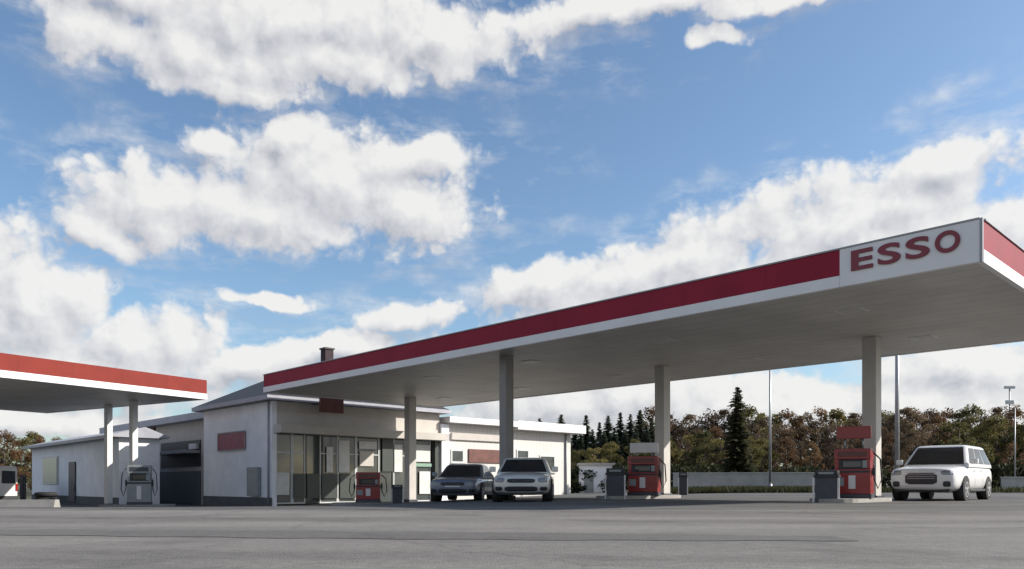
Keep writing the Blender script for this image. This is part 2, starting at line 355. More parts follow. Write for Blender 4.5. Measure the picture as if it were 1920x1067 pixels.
# walls
B().box(n0, n0 + .25, US + .0, u1, GB, ZE).build('wall', 'wall_white', shop)
B().box(n0 + .252, nE, u1 - .25, u1, GB, ZE).build('wall', 'wall_grey', shop)
B().box(nE - .25, nE, US + .3, u1 - .252, GB, ZE).build('wall', 'wall_grey', shop)
_, zf0 = onB(640, 815, US); _, zf1 = onB(640, 770, US)
ZFAS = 3.25
B().box(n0 + .252, nE, US, US + .25, ZFAS, ZE).build('wall', 'wall_beige', shop)
B().box(n0 + .1, nE + .1, US - .75, US - .004, ZFAS - .28, ZFAS + .12, .01).build('entrance_fascia', 'wall_beige', shop)
B().box(n0 + .26, nE - .26, US + .3, u1 - .26, ZFAS - .1, ZFAS - .05).build('ceiling', 'wall_grey', shop)
B().box(n0 + .26, nE - .26, US + .26, u1 - .26, -.62, -.56).build('floor', 'wall_grey', shop)
B().box(n0 - .03, n0 - .002, US - .03, u1, GB, -0.18).build('plinth', 'plinth', shop)
# hipped roof
ov = 0.45
r0, r1, q0, q1 = n0 - ov, nE + ov, US - ov, u1 + ov
um = (q0 + q1) / 2; rise = 2.4; hw = (q1 - q0) / 2
zr = ZE + .22
P = [(r0, q0, zr), (r1, q0, zr), (r1, q1, zr), (r0, q1, zr), (r0 + hw, um, zr + rise), (r1 - hw, um, zr + rise)]
rf = B().add(P, [(0, 1, 5, 4), (1, 2, 5), (2, 3, 4, 5), (3, 0, 4), (3, 2, 1, 0)]).build('roof', 'roof_tile', shop)
b = B(); b.box(r0 - .04, r1 + .04, q0 - .04, q0 + .08, ZE, zr - .004).box(r0 - .04, r1 + .04, q1 - .08, q1 + .04, ZE, zr - .004).box(r0 - .04, r0 + .08, q0 + .082, q1 - .082, ZE, zr - .004).box(r1 - .08, r1 + .04, q0 + .082, q1 - .082, ZE, zr - .004)
b.build('eaves', 'roof_grey', rf)
B().box(r0 + .082, r1 - .082, q0 + .082, q1 - .082, ZE + .02, ZE + .06).build('eaves_soffit', 'wall_grey', rf)
cn = (r0 + hw) + 1.35
ch = B().box(cn - .26, cn + .26, um - .26, um + .26, zr + rise - .5, zr + rise + 1.0).build('chimney', 'chimney', rf)
B().box(cn - .32, cn + .32, um - .32, um + .32, zr + rise + 1.002, zr + rise + 1.09).build('chimney_cap', 'dark', ch)
# white gable-side wall: poster and grey panel
def a_rect(x0, x1, y0, y1, n=None):
    n = n0 if n is None else n
    ua, za = onA(x0, y0, n); ub, zb = onA(x1, y1, n)
    xm = (x0 + x1) / 2; _, z0 = onA(xm, y1, n); _, z1 = onA(xm, y0, n)
    return ub, ua, z0, z1
ua, ub, z0, z1 = a_rect(411, 461, 812, 843)
ps = B().box(n0 - .06, n0 - .002, ua, ub, z0, z1, .008).build('wall_sign', 'poster_dark', shop); 
B().box(n0 - .09, n0 - .062, ua - .05, ub + .05, z1, z1 + .06).box(n0 - .09, n0 - .062, ua - .05, ub + .05, z0 - .06, z0).box(n0 - .09, n0 - .062, ua - .05, ua, z0, z1).box(n0 - .09, n0 - .062, ub, ub + .05, z0, z1).build('sign_frame', 'wall_grey', ps)
ua, ub, z0, z1 = a_rect(470, 490, 876, 930)
B().box(n0 - .22, n0 - .035, ua, ub, z0, z1, .02).build('meter_cabinet', 'pump_grey', shop)
B().tube([(n0 - .07, US + .25, -.5), (n0 - .07, US + .25, ZE - .02)], .05, 8).build('downpipe', 'roof_grey', shop)
# glazed front
def b_rect(x0, x1, y0, y1, u=US):
    xa, _ = onB(x0, y0, u); xb, _ = onB(x1, y0, u); xm = (x0 + x1) / 2
    _, z0 = onB(xm, y1, u); _, z1 = onB(xm, y0, u)
    return xa, xb, z0, z1
def window(xa, xb, z0, z1, parent, fm='frame', gm='glass', t=.06, u=US, mull=0, trans=None):
    f = B(); y0, y1 = u + .02, u + .14
    f.box(xa, xb, y0, y1, z1 - t, z1).box(xa, xb, y0, y1, z0, z0 + t).box(xa, xa + t, y0, y1, z0 + t, z1 - t).box(xb - t, xb, y0, y1, z0 + t, z1 - t)
    for k in range(mull):
        c = xa + (xb - xa) * (k + 1) / (mull + 1); f.box(c - t * .4, c + t * .4, y0 + .01, y1 - .01, z0 + t, z1 - t)
    if trans: f.box(xa + t, xb - t, y0 + .012, y1 - .012, trans - t * .4, trans + t * .4)
    w_ = f.build('window', fm, parent)
    B().box(xa + t, xb - t, u + .06, u + .075, z0 + t, z1 - t).build('pane', gm, w_)
    return w_
ZW = ZFAS - .02
M['glass_clear'] = mat('shop_glass', (0.9, 0.95, 0.93), 0.02, 0, 0.02, 1, 0, 0.6)
M['glass_clear'].node_tree.nodes['Principled BSDF'].inputs['Transmission Weight'].default_value = 0.9
M['glass_clear'].node_tree.nodes['Principled BSDF'].inputs['IOR'].default_value = 1.06
bays = [(514, 548), (548, 573), (573, 600), (600, 634), (634, 668), (668, 712), (712, 738), (738, 764), (764, 808)]
for i, (xa, xb) in enumerate(bays):
    a, c, _, _ = b_rect(xa, xb, 830, 900)
    fm = 'frame_dark' if i in (2, 6) else 'frame'
    w_ = window(a, c - .004, -.5, ZW, shop, fm, 'glass', .07, US, 0, 2.05 if i not in (2,) else None)
# panels, posters and goods seen behind and on the glass
def b_panel(x0, x1, y0, y1, name, m, dy=-.03, th=.03):
    a, c, z0, z1 = b_rect(x0, x1, y0, y1)
    return B().box(a, c, US + dy, US + dy + th, z0, z1, .004).build(name, m, shop)
b_panel(519, 542, 886, 928, 'poster', 'poster_pale')
b_panel(612, 624, 838, 886, 'poster', 'poster_pale')
b_panel(635, 655, 826, 886, 'poster', 'poster_pale')
b_panel(673, 706, 828, 842, 'poster', 'poster_pale')
b_panel(674, 700, 846, 874, 'poster', 'wall_beige')
b_panel(716, 736, 820, 884, 'dark_panel', 'frame_dark', -.05)
b_panel(739, 754, 834, 885, 'poster', 'poster_pale')
b_panel(777, 806, 834, 866, 'poster', 'poster_pale')
b_panel(772, 808, 869, 875, 'green_band', 'green', -.06)
b_panel(786, 806, 884, 926, 'poster', 'poster_pale')
b_panel(764, 778, 880, 930, 'poster', 'poster_pale', -.05)
for x0, x1 in ((550, 571), (575, 598), (603, 632), (637, 666)): b_panel(x0, x1, 888, 934, 'kick_panel', 'frame_dark', -.045)
a, c, z0, z1 = b_rect(583, 626, 757, 789)
sg = B().box(a, c, US - .95, US - .8, z0 + .35, z1 + .25, .01).build('hanging_sign', 'rust_sign', shop)
B().box(a + .1, a + .15, US - .8, US, z1 - .1, z1 - .05).box(c - .15, c - .1, US - .8, US, z1 - .1, z1 - .05).build('sign_bracket', 'darkgrey', sg)
dn, _ = onB(815, 900, US)
B().box(dn - .12, dn + .12, US - .2, US - .01, -.8, ZFAS - .285).build('corner_post', 'frame_dark', shop)

# ------------------------------------------------------------------ annex, right of the shop
an = thing('sales_annex', 'sunlit white clad annex with flat eaves and small windows, right of glazed shop front', 'building', C0, NA)
nA0 = nE + .03; nA1, _ = onB(962, 900, US); nA2, _ = onB(1076, 900, US)
zA = 4.05; zA2 = 3.92
UD = 9.0
B().box(nA0, nA1, US + .1, US + UD, GB, zA).build('wall', 'clad_white', an)
B().box(nA1 + .004, nA2, US + .3, US + UD, GB, zA2).build('wall', 'clad_white', an)
B().box(nA0 + .01, nA0 + .55, US - .16, US + .096, GB, zA - .1).build('wall_pier', 'wall_white', an)
B().box(nA0 + .3, nA1 - .01, US - .55, US + UD, zA + .004, zA + .34, .01).build('roof', 'white', an)
B().box(nA1 + .03, nA2 + .75, US - .45, US + UD, zA2 + .004, zA2 + .55, .01).build('roof', 'white', an)
B().box(nA0 + .9, nA1 - .05, US - .03, US + .096, zA - .95, zA - .55).build('wall_band', 'wall_beige', an)
def an_win(x0, x1, y0, y1, fm, gm, u, mull=0):
    a, c, z0, z1 = b_rect(x0, x1, y0, y1, u)
    f = B(); t = .09
    f.box(a, c, u - .05, u - .003, z1 - t, z1).box(a, c, u - .05, u - .003, z0, z0 + t).box(a, a + t, u - .05, u - .003, z0 + t, z1 - t).box(c - t, c, u - .05, u - .003, z0 + t, z1 - t)
    w_ = f.build('window', fm, an); B().box(a + t, c - t, u - .025, u - .004, z0 + t, z1 - t).build('pane', gm, w_)
    B().box(a - .06, c + .06, u - .1, u - .052, z0 - .05, z0).build('sill', 'trim', w_)
    return w_
an_win(845, 869, 843, 868, 'frame', 'glass', US + .1)
an_win(968, 991, 843, 868, 'frame', 'glass', US + .3)
an_win(1011, 1040, 854, 886, 'frame', 'glass', US + .3)
a, c, z0, z1 = b_rect(878, 942, 843, 868, US + .1)
ws = B().box(a, c, US + .02, US + .097, z0, z1, .01).build('wall_sign', 'rust_sign', an)
a, c, z0, z1 = b_rect(1056, 1064, 830, 925, US + .3)
B().tube([((a + c) / 2, US + .22, -.75), ((a + c) / 2, US + .22, zA2 - .01)], .06, 8).build('downpipe', 'trim', an)

# ------------------------------------------------------------------ wing between shop and service building
NW = n0 + 1.2
wing = thing('shop_wing', 'recessed grey wing with blue grey roller door between the two white walls', 'building', C0, NA)
uw0 = u1 + .02; uw1, _ = onA(205, 900, NW)
zw = 4.3
B().box(NW, NW + 7, uw0, uw1, GB, zw).build('wall', 'wall_beige', wing)
B().box(NW - .7, NW + 7.2, uw0 + .02, uw1, zw + .004, zw + .42, .01).build('roof', 'roof_grey', wing)
def w_panel(x0, x1, y0, y1, name, m, th=.05, out=.003, parent=None):
    ua, ub, z0, z1 = a_rect(x0, x1, y0, y1, NW)
    return B().box(NW - out - th, NW - out, ua, ub, max(z0, -.85), z1, .006).build(name, m, parent or wing)
w_panel(300, 377, 884, 944, 'roller_door', 'bluegrey')
w_panel(303, 377, 828, 876, 'dark_opening', 'dark', .04)
w_panel(312, 376, 846, 852, 'awning', 'wall_grey', .9)
w_panel(212, 228, 816, 842, 'window', 'frame', .04); w_panel(233, 257, 812, 842, 'window', 'frame', .04)
w_panel(270, 292, 797, 833, 'wall_sign', 'rust_sign', .12)
w_panel(236, 262, 868, 940, 'door', 'pump_grey', .06)
w_panel(360, 374, 832, 842, 'wall_lamp', 'poster_pale', .2)

# ------------------------------------------------------------------ service building, left
NS = -2.3
us0, _ = onA(223, 900, NS); us1, _ = onA(60, 900, NS)
sv = thing('service_building', 'long low white service building with grey roof edge, at the left under the side canopy', 'building', C0, NA)
zs = 3.1
B().box(NS, NS + 2.2, us0, us1, GB - .3, zs).build('wall', 'wall_white', sv)
B().box(NS - .03, NS - .002, us0, us1, GB - .3, -.28).build('plinth', 'plinth', sv)
rp_ = [(NS - .5, zs + .004), (NS + 2.6, zs + .004), (NS + 2.6, zs + .12), (NS + 1.3, zs + .62), (NS - .5, zs + .14)]
rf = B().prism(rp_, 'y', us0 - .35, us1 + .35).build('roof', 'roof_grey', sv)
B().box(NS - .58, NS - .504, us0 - .35, us1 + .35, zs - .06, zs + .12).build('gutter', 'trim', rf)
def s_panel(x0, x1, y0, y1, name, m, th=.05):
    ua, ub, z0, z1 = a_rect(x0, x1, y0, y1, NS)
    return B().box(NS - .034 - th, NS - .034 if z0 < -.28 else NS - .002, ua, ub, max(z0, -.9), z1, .006).build(name, m, sv), (ua, ub, z0, z1)
w_, (ua, ub, z0, z1) = s_panel(82, 110, 856, 908, 'window', 'frame')
B().box(NS - .1, NS - .086, ua + .12, ub - .12, z0 + .12, z1 - .12).build('pane', 'glass', w_)
d_, (ua, ub, z0, z1) = s_panel(131, 143, 866, 940, 'door', 'darkgrey')
B().tube([(NS - .13, ua + .25, .1), (NS - .13, ua + .25, .3)], .03, 6).build('handle', 'galv', d_)

# ------------------------------------------------------------------ pumps
def pump(name_label, px, Y, rz, w, h, m_body, group, header=True, depth=.6, sign='pump_white', sg0=.12):
    t = thing('fuel_pump', name_label, 'fuel pump', spot(px, Y), rz, group)
    x = w / 2
    B().box(-x - .02, x + .02, -depth / 2 - .02, depth / 2 + .02, 0.10, .22, .01).build('base', 'darkgrey', t)
    c = B().box(-x, x, -depth / 2, depth / 2, .22, h * .62, .025).build('cabinet', m_body, t)
    B().box(-x * .20, x * .18, -depth / 2 - .016, -depth / 2 - .002, .36, h * .50, .006).build('door_panel', 'pump_white', c)
    d = B().box(-x * .96, x * .96, -depth / 2 + .03, depth / 2 - .03, h * .62 + .002, h * .80, .015).build('display_panel', 'dark', t)
    B().box(-x * .5, x * .5, -depth / 2 + .012, -depth / 2 + .028, h * .66, h * .76).build('screen', 'glass_car', d)
    for s in (-1, 1):
        B().box(s * x * .86 - .05, s * x * .86 + .05, -depth / 2 + .01, depth / 2 - .01, h * .622, h, .012).build('side_post', m_body, t)
        hz = B().tube([(s * (x + .05), -.1, h * .92), (s * (x + .22), -.16, h * .8), (s * (x + .26), -.2, h * .42), (s * (x + .16), -.18, h * .26), (s * (x + .07), -.12, h * .42), (s * (x + .05), -.1, h * .56)], .022, 6).build('hose', 'rubber', t)
        B().box(s * (x + .055) - .04, s * (x + .055) + .04, -.17, -.03, h * .50, h * .64, .012).tube([(s * (x + .055), -.1, h * .64), (s * (x + .055), -.22, h * .68)], .016, 6).build('nozzle', 'dark', hz)
    hd = B().box(-x, x, -depth / 2, depth / 2, h * .80 + .004, h, .02).build('header', m_body, t)
    B().box(-x * .78, x * .78, -depth / 2 - .012, -depth / 2 - .002, h * .85, h * .95, .004).build('header_panel', 'rust_sign' if m_body == 'pump_red' else 'darkgrey', hd)
    B().box(x * .56, x * .80, -depth / 2 - .004, -depth / 2 + .028, h * .64, h * .78, .006).build('card_reader', 'pump_grey', d)
    B().box(-x * .99, x * .99, -depth / 2 - .008, -depth / 2 - .002, h * .55, h * .59).build('stripe', 'dark', c)
    B().box(-x * .90, -x * .45, -depth / 2 - .008, -depth / 2 - .002, h * .30, h * .46).build('sticker', 'pump_grey', c)
    if header:
        tp = B().tube([(-x * .5, 0, h + .002), (-x * .5, 0, h + sg0)], .03, 6).tube([(x * .5, 0, h + .002), (x * .5, 0, h + sg0)], .03, 6).build('sign_post', 'galv', t)
        B().box(-x * .95, x * .95, -.08, .08, h + sg0 + .002, h + sg0 + .34, .015).build('top_sign', sign, tp)
    return t
pump('red fuel pump with white top sign beside the middle canopy column', 1208, 26.2, R(-20), 1.0, 1.42, 'pump_red', 'red pumps under the long canopy')
pump('red fuel pump with red top sign beside the white parked SUV', 1601, 21.3, R(-32), .92, 1.45, 'pump_red', 'red pumps under the long canopy', True, .6, 'pump_red', .28)
pump('small brownish red fuel pump in front of the glazed shop front', 690, 31.0, R(12), .95, 1.3, 'pump_red', 'red pumps under the long canopy', False)
pump('grey fuel pump with dark head under the left canopy', 262, 37.5, R(20), 1.05, 2.0, 'pump_grey', None, False)
def island(label, px, Y, rz, l, w):
    b = B(); pts = []
    for k in range(9): a = -math.pi / 2 + math.pi * k / 8; pts.append((l / 2 + w / 2 * math.cos(a), w / 2 * math.sin(a)))
    for k in range(9): a = math.pi / 2 + math.pi * k / 8; pts.append((-l / 2 + w / 2 * math.cos(a), w / 2 * math.sin(a)))
    o = b.prism(pts, 'z', -.1, .104).build('pump_island', 'kerb', None, spot(px, Y), rz)
    return tag(o, label, 'kerb island', 'raised pump islands')
island('kerbed concrete island under the pump beside the middle column', 1200, 26.4, NA, 2.6, 1.3)
island('kerbed concrete island under the pump beside the white SUV', 1597, 21.5, NA, 2.2, 1.25)
island('kerbed concrete island under the small pump before the shop', 692, 31.2, NA, 2.0, 1.2)
island('kerbed concrete island under the grey pump of the left canopy', 258, 37.7, R(20), 2.2, 1.2)
# bins beside pumps
def bin_(label, px, Y, w, h, rz, dz=0.0, group='dark bins beside the pumps'):
    t = thing('litter_bin', label, 'bin', Vector(spot(px, Y)) + Vector((0, 0, dz)), rz, group)
    B().prism([(-w * .44, -w * .44), (w * .44, -w * .44), (w * .44, w * .44), (-w * .44, w * .44)], 'z', 0, h * .78).build('body', 'darkgrey', t)
    B().box(-w / 2, w / 2, -w / 2, w / 2, h * .78 + .002, h * .86, .01).box(-w * .46, w * .46, -w * .46, w * .46, h * .86 + .001, h, .03).build('lid', 'dark', t)
    B().box(-w * .3, w * .3, -w * .462 - .008, -w * .462, h * .88, h * .95).build('flap', 'pump_grey', t)
    for s in (-1, 1): B().box(s * w * .5 - .02, s * w * .5 + .02, -w * .47, -w * .42, 0, h * .775).build('edge_strip', 'pump_white', t)
    return t
bin_('dark square bin left of the red pump at the middle column', 1154, 25.2, .62, 1.0, R(-10))
bin_('dark bin with pale edges left of the red pump near the SUV', 1551, 20.6, .62, .85, R(-28))
bin_('small dark bin right of the brownish red pump before the shop', 745, 31.5, .45, .75, R(10))
bin_('black slim bin standing behind the middle canopy column near pale wall', 1281, 36.0, .4, 1.05, R(-14))

# ------------------------------------------------------------------ cars
def car(label, px, Y, heading, L_, W_, H_, paint, belt, hood, suv=True):
    t = thing('parked_car', label, 'car', spot(px, Y), heading)
    W2 = W_ / 2; zb = .24 if suv else .19
    st = [(-.5, .80, .26, .82), (-.488, .90, .13, .95), (-.45, .97, .05, 1.0), (-.36, .99, 0, 1.0), (-.15, 1, 0, 1.0), (.08, 1, 0, 1.0), (.20, .995, 0, None), (.34, .98, 0, None), (.43, .96, .02, None), (.48, .91, .06, None), (.498, .84, .12, None), (.505, .74, .20, None)]
    hz = {.20: hood + (belt - hood) * .75, .34: hood + .01, .43: hood - .05, .48: hood - .07, .498: hood - .13, .505: hood - .20}
    ring = []
    for fx, fw, dzb, ft in st:
        w = W2 * fw; z0 = zb + dzb; z1 = belt * ft if ft else hz[fx]
        h = z1 - z0
        ring.append([(fx * L_, y, z) for y, z in ((0, z0), (w * .8, z0), (w * .96, z0 + h * .14), (w, z0 + h * .42), (w * .985, z0 + h * .78), (w * .92, z0 + h * .96), (w * .6, z1 + .012), (0, z1 + .025))])
    b = B(); vs = []; nr = 14
    for r in ring: vs += r + [(x, -y, z) for x, y, z in r[-2:0:-1]]
    fs = []
    for i in range(len(ring) - 1):
        for k in range(nr): fs.append((i * nr + k, i * nr + (k + 1) % nr, (i + 1) * nr + (k + 1) % nr, (i + 1) * nr + k))
    fs += [tuple(range(nr))[::-1], tuple((len(ring) - 1) * nr + k for k in range(nr))]
    b.add(vs, fs, True)
    body = b.build('body', paint, t); md = body.modifiers.new('s', 'SUBSURF'); md.levels = 1; md.render_levels = 1
    from mathutils.bvhtree import BVHTree
    bpy.context.view_layer.update(); dg = bpy.context.evaluated_depsgraph_get(); bvh = BVHTree.FromObject(body, dg)
    def patch(fx, sg, y0, y1, z0, z1, name, m, nx=5, nz=4):
        y0, y1 = sorted((y0, y1)); vs = []
        for off in (.018 if name == 'grille_bar' else .010, -.03):
            for j in range(nz + 1):
                for i in range(nx + 1):
                    y = y0 + (y1 - y0) * i / nx; z = z0 + (z1 - z0) * j / nz
                    if j in (0, nz) and i in (0, nx): z += (z1 - z0) * (.18 if j == 0 else -.18)
                    h_ = bvh.ray_cast(Vector((sg * L_, y, z)), Vector((-sg, 0, 0)))[0]
                    vs.append(((h_.x if h_ else sg * .47 * L_) + sg * off, y, z))
        q = (nx + 1) * (nz + 1); fs = []
        for j in range(nz):
            for i in range(nx):
                k = j * (nx + 1) + i; fs += [(k, k + 1, k + nx + 2, k + nx + 1), (q + k + nx + 1, q + k + nx + 2, q + k + 1, q + k)]
        for i in range(nx): fs += [(i, q + i, q + i + 1, i + 1), (nz * (nx + 1) + i, nz * (nx + 1) + i + 1, q + nz * (nx + 1) + i + 1, q + nz * (nx + 1) + i)]
        for j in range(nz): k = j * (nx + 1); k2 = k + nx; fs += [(k, k + nx + 1, q + k + nx + 1, q + k), (k2, q + k2, q + k2 + nx + 1, k2 + nx + 1)]
        return B().add(vs, fs, False).build(name, m, t)
    # greenhouse
    xr0, xr1 = -.47 * L_ if suv else -.40 * L_, -.42 * L_ if suv else -.22 * L_
    xf0, xf1 = .20 * L_, .055 * L_ if suv else .03 * L_
    wb, wr = W2 * .93, W2 * .74
    def lev(z, xa, xb, w, c):
        return [(xa, -w + c, z), (xa + c, -w, z), (xb - c, -w, z), (xb, -w + c, z), (xb, w - c, z), (xb - c, w, z), (xa + c, w, z), (xa, w - c, z)]
    zr_ = H_
    lv = [lev(belt - .06, xr0, xf0, wb, .05), lev(belt + .0, xr0, xf0, wb, .06), lev(zr_ - .07, xr1, xf1, wr, .07), lev(zr_ - .02, xr1 + .08, xf1 - .10, wr - .07, .08), lev(zr_, xr1 + .35, xf1 - .35, wr - .25, .1)]
    b = B(); vs = [p for l in lv for p in l]; fs = [tuple(range(32, 40))]
    for i in range(4):
        for k in range(8): fs.append((i * 8 + k, i * 8 + (k + 1) % 8, (i + 1) * 8 + (k + 1) % 8, (i + 1) * 8 + k))
    b.add(vs, fs, False); cab = b.build('roof', paint, t); bv = cab.modifiers.new('b', 'BEVEL'); bv.width = .03; bv.segments = 3; bv.limit_method = 'ANGLE'; bv.angle_limit = R(12)
    def pane(p0, p1, p2, p3, mx, mz0, mz1, name):     # p0,p1 lower, p2,p3 upper (same order)
        p0, p1, p2, p3 = map(Vector, (p0, p1, p2, p3)); nrm = (p1 - p0).cross(p2 - p0).normalized()
        mid = (p0 + p1 + p2 + p3) / 4
        if nrm.dot(mid - Vector((0, 0, belt))) < 0: nrm = -nrm
        def q(a, c): lo = p0.lerp(p1, a); hi = p2.lerp(p3, a); return lo.lerp(hi, c)
        vs = [q(mx, mz0), q(1 - mx, mz0), q(1 - mx, mz1), q(mx, mz1)]
        vs = [v + nrm * .008 for v in vs] + [v - nrm * .01 for v in vs]
        return B().add(vs, [(0, 1, 2, 3), (7, 6, 5, 4), (0, 4, 5, 1), (1, 5, 6, 2), (2, 6, 7, 3), (3, 7, 4, 0)]).build(name, 'glass_car', t)
    c = .06
    pane((xf0, -wb + c, belt), (xf0, wb - c, belt), (xf1, -wr + c, zr_ - .07), (xf1, wr - c, zr_ - .07), .025, .04, .97, 'windscreen')
    pane((xr0, -wb + c, belt), (xr0, wb - c, belt), (xr1, -wr + c, zr_ - .07), (xr1, wr - c, zr_ - .07), .05, .08, .93, 'rear_window')
    for s in (-1, 1):
        A0, A1, A2, A3 = (xr0 + c, s * wb, belt), (xf0 - c, s * wb, belt), (xr1 + c, s * wr, zr_ - .07), (xf1 - c, s * wr, zr_ - .07)
        def at(a, k): lo = Vector(A0).lerp(Vector(A1), a); hi = Vector(A2).lerp(Vector(A3), a); return lo.lerp(hi, k)
        for a0, a1 in ((.04, .30), (.34, .64), (.68, .95)):
            pane(at(a0, 0), at(a1, 0), at(a0, 1), at(a1, 1), .0, .08, .92, 'side_window')
        mr = B().box(.15 * L_, .15 * L_ + .12, s * (W2 - .02), s * (W2 + .17), belt + .02, belt + .18, .03).build('wing_mirror', paint, t)
        hl = patch(.44, 1, s * W2 * .55, s * W2 * .93, hood - .27, hood - .13, 'headlight', 'headlight')
        if suv: patch(.44, 1, s * W2 * .60, s * W2 * .80, zb + .17, zb + .33, 'air_intake', 'dark')
        else: patch(.44, 1, s * W2 * .62, s * W2 * .86, zb + .14, zb + .25, 'fog_light', 'dark')
        for q0, q1 in ((-.155, 0), (.06, 0), (.215, 1)):       # door gaps
            vs = []
            for k in range(9):
                z = zb + .16 + (belt - zb - .26 - .05 * q1) * k / 8; h_ = bvh.ray_cast(Vector((q0 * L_, s * W_, z)), Vector((0, -s, 0)))[0]
                y = h_.y if h_ else s * W2 * .97
                vs += [(q0 * L_ - .006, y + s * .002, z), (q0 * L_ + .006, y + s * .002, z), (q0 * L_ + .006, y - s * .02, z), (q0 * L_ - .006, y - s * .02, z)]
            fs = [(0, 1, 2, 3), (35, 34, 33, 32)]
            for k in range(8):
                for i in range(4): fs.append((k * 4 + i, k * 4 + (i + 1) % 4, k * 4 + 4 + (i + 1) % 4, k * 4 + 4 + i))
            B().add(vs, fs).build('door_gap', 'rubber', t)
        patch(-.44, -1, s * W2 * .62, s * W2 * .9, belt - .28, belt - .08, 'tail_light', 'taillight')
        for hx in (-.13 * L_, .055 * L_):
            B().box(hx, hx + .17, s * (W2 - .005), s * (W2 + .022), belt - .17, belt - .14, .008).build('door_handle', paint, t)
        B().box(-.20 * L_, .20 * L_, s * (W2 - .03), s * (W2 + .006), zb + .03, zb + .10, .012).build('side_sill', 'dark', t)
        wr_ = .335 if suv else .305
        for x in (-.30 * L_, .30 * L_):
            B().tube([(x, s * (W2 - .28), wr_ + .03), (x, s * (W2 + .004), wr_ + .03)], wr_ + .035, 28).build('wheel_arch', 'rubber', t)
            tb = B().tube([(x, s * (W2 - .20), wr_), (x, s * (W2 - .18), wr_), (x, s * (W2 - .03), wr_), (x, s * (W2 + .008), wr_)], [wr_ - .04, wr_, wr_, wr_ - .03], 24).build('tyre', 'rubber', t)
            rb = B(); n_ = 24; y0, y1 = s * (W2 - .02), s * (W2 + .016)
            for i in range(n_):
                a0, a1 = 2 * math.pi * i / n_, 2 * math.pi * (i + 1) / n_
                q = [(x + r_ * math.cos(a), y, wr_ + r_ * math.sin(a)) for y in (y0, y1) for r_ in (wr_ * .58, wr_ * .68) for a in (a0, a1)]
                rb.add(q, [(4, 5, 7, 6), (0, 1, 5, 4), (2, 6, 7, 3)])
            for i in range(5):
                a = 2 * math.pi * i / 5 + .3; ca, sa = math.cos(a), math.sin(a); hw_ = wr_ * .095
                q = [(x + ca * r_ - sa * w_, y, wr_ + sa * r_ + ca * w_) for y in (y0, y1) for r_, w_ in ((0, -hw_), (0, hw_), (wr_ * .60, hw_ * .8), (wr_ * .60, -hw_ * .8))]
                rb.add(q, [(4, 5, 6, 7), (0, 4, 7, 3), (1, 2, 6, 5), (0, 1, 5, 4)])
            rb.tube([(x, y0, wr_), (x, y1 + s * .004, wr_)], wr_ * .17, 12)
            rb.build('rim', 'rim', tb)
    if suv:
        gr = patch(.44, 1, -W2 * .44, W2 * .44, zb + .24, hood - .22, 'grille', 'dark', 8)
        for k in range(4):
            zz = zb + .40 + k * .055; xx = .497 * L_
            patch(.45, 1, -W2 * .40, W2 * .40, zz, zz + .018, 'grille_bar', 'rim', 8, 1)
    else:
        patch(.44, 1, -W2 * .46, W2 * .46, hood - .28, hood - .16, 'grille', 'dark', 8)
        patch(.44, 1, -W2 * .54, W2 * .54, zb + .12, zb + .26, 'lower_grille', 'dark', 8)
    B().box(.45 * L_, .486 * L_, -W2 * .76, W2 * .76, zb + .02, zb + .10, .03).build('bumper', 'dark', t)
    B().box(.500 * L_, .506 * L_, -.26, .26, zb + .32, zb + .43).build('number_plate', 'plate', t)
    return t
    return t
car('white parked SUV under the canopy near the right column', 1768, 24.2, R(-133), 4.6, 1.92, 1.70, 'paint_white', 1.06, 1.02, True)
car('pale champagne hatchback facing out in front of the dark canopy column', 984, 23.9, R(-94), 4.0, 1.72, 1.34, 'paint_beige', .86, .83, False)
car('dark slate blue car parked left of the dark canopy column', 872, 28.6, R(-98), 4.3, 1.80, 1.36, 'paint_blue', .86, .84, False)

# ------------------------------------------------------------------ left edge bits
# white van end at the frame edge
def van():
    x, y, z = spot(-48, 41)
    t = thing('parked_van', 'white van tail at the left frame edge in front of dark fence', 'van', (x, y, z), R(152))
    b = B().prism([(-2.3, .35), (2.1, .35), (2.3, .7), (2.25, 1.05), (1.5, 1.25), (.95, 2.0), (.6, 2.12), (-2.2, 2.1), (-2.3, 1.9)], 'y', -.92, .92)
    o = b.build('body', 'paint_white', t); bv = o.modifiers.new('b', 'BEVEL'); bv.width = .06; bv.segments = 3
    for s in (-1, 1):
        B().prism([(.3, 1.2), (1.35, 1.22), (.88, 1.9), (.3, 1.92)], 'y', s * .915, s * .928).build('side_window', 'glass_car', t)
        B().box(-2.33, -2.28, s * .12, s * .78, 1.2, 1.85, .01).build('rear_window', 'glass_car', t)
        B().box(-2.33, -2.28, s * .80, s * .9, .8, 1.2, .01).build('tail_light', 'taillight', t)
        for xx in (-1.45, 1.4):
            tb = B().tube([(xx, s * .72, .33), (xx, s * .935, .33)], .33, 20).build('tyre', 'rubber', t)
            B().tube([(xx, s * .9, .33), (xx, s * .945, .33)], .2, 14).build('rim', 'rim', tb)
    B().box(-2.38, -2.29, -.88, .88, .36, .56, .02).build('bumper', 'dark', t)
van()
x, y, z = spot(42, 50)
t = thing('wooden_fence', 'dark stained board fence at left beside the white service building', 'fence', (x, y, z), R(118))
B().box(-1.6, 1.6, -.02, .02, -.3, 1.75).build('board_panel', 'wood', t)
for s in (-1.65, 0, 1.65): B().box(s - .05, s + .05, -.09, -.022, -.3, 1.85).build('post', 'wood', t)
x, y, z = spot(20, 29.5)
b = B().prism([(-.25, -.3), (.25, -.3), (.25, .10), (.15, .38), (-.15, .38), (-.25, .10)], 'x', -1.7, 1.7)
tag(b.build('concrete_barrier', 'kerb', None, (x, y, z), R(4)), 'low grey concrete block lying at the left frame edge', 'barrier')
x, y, z = spot(86, 36)
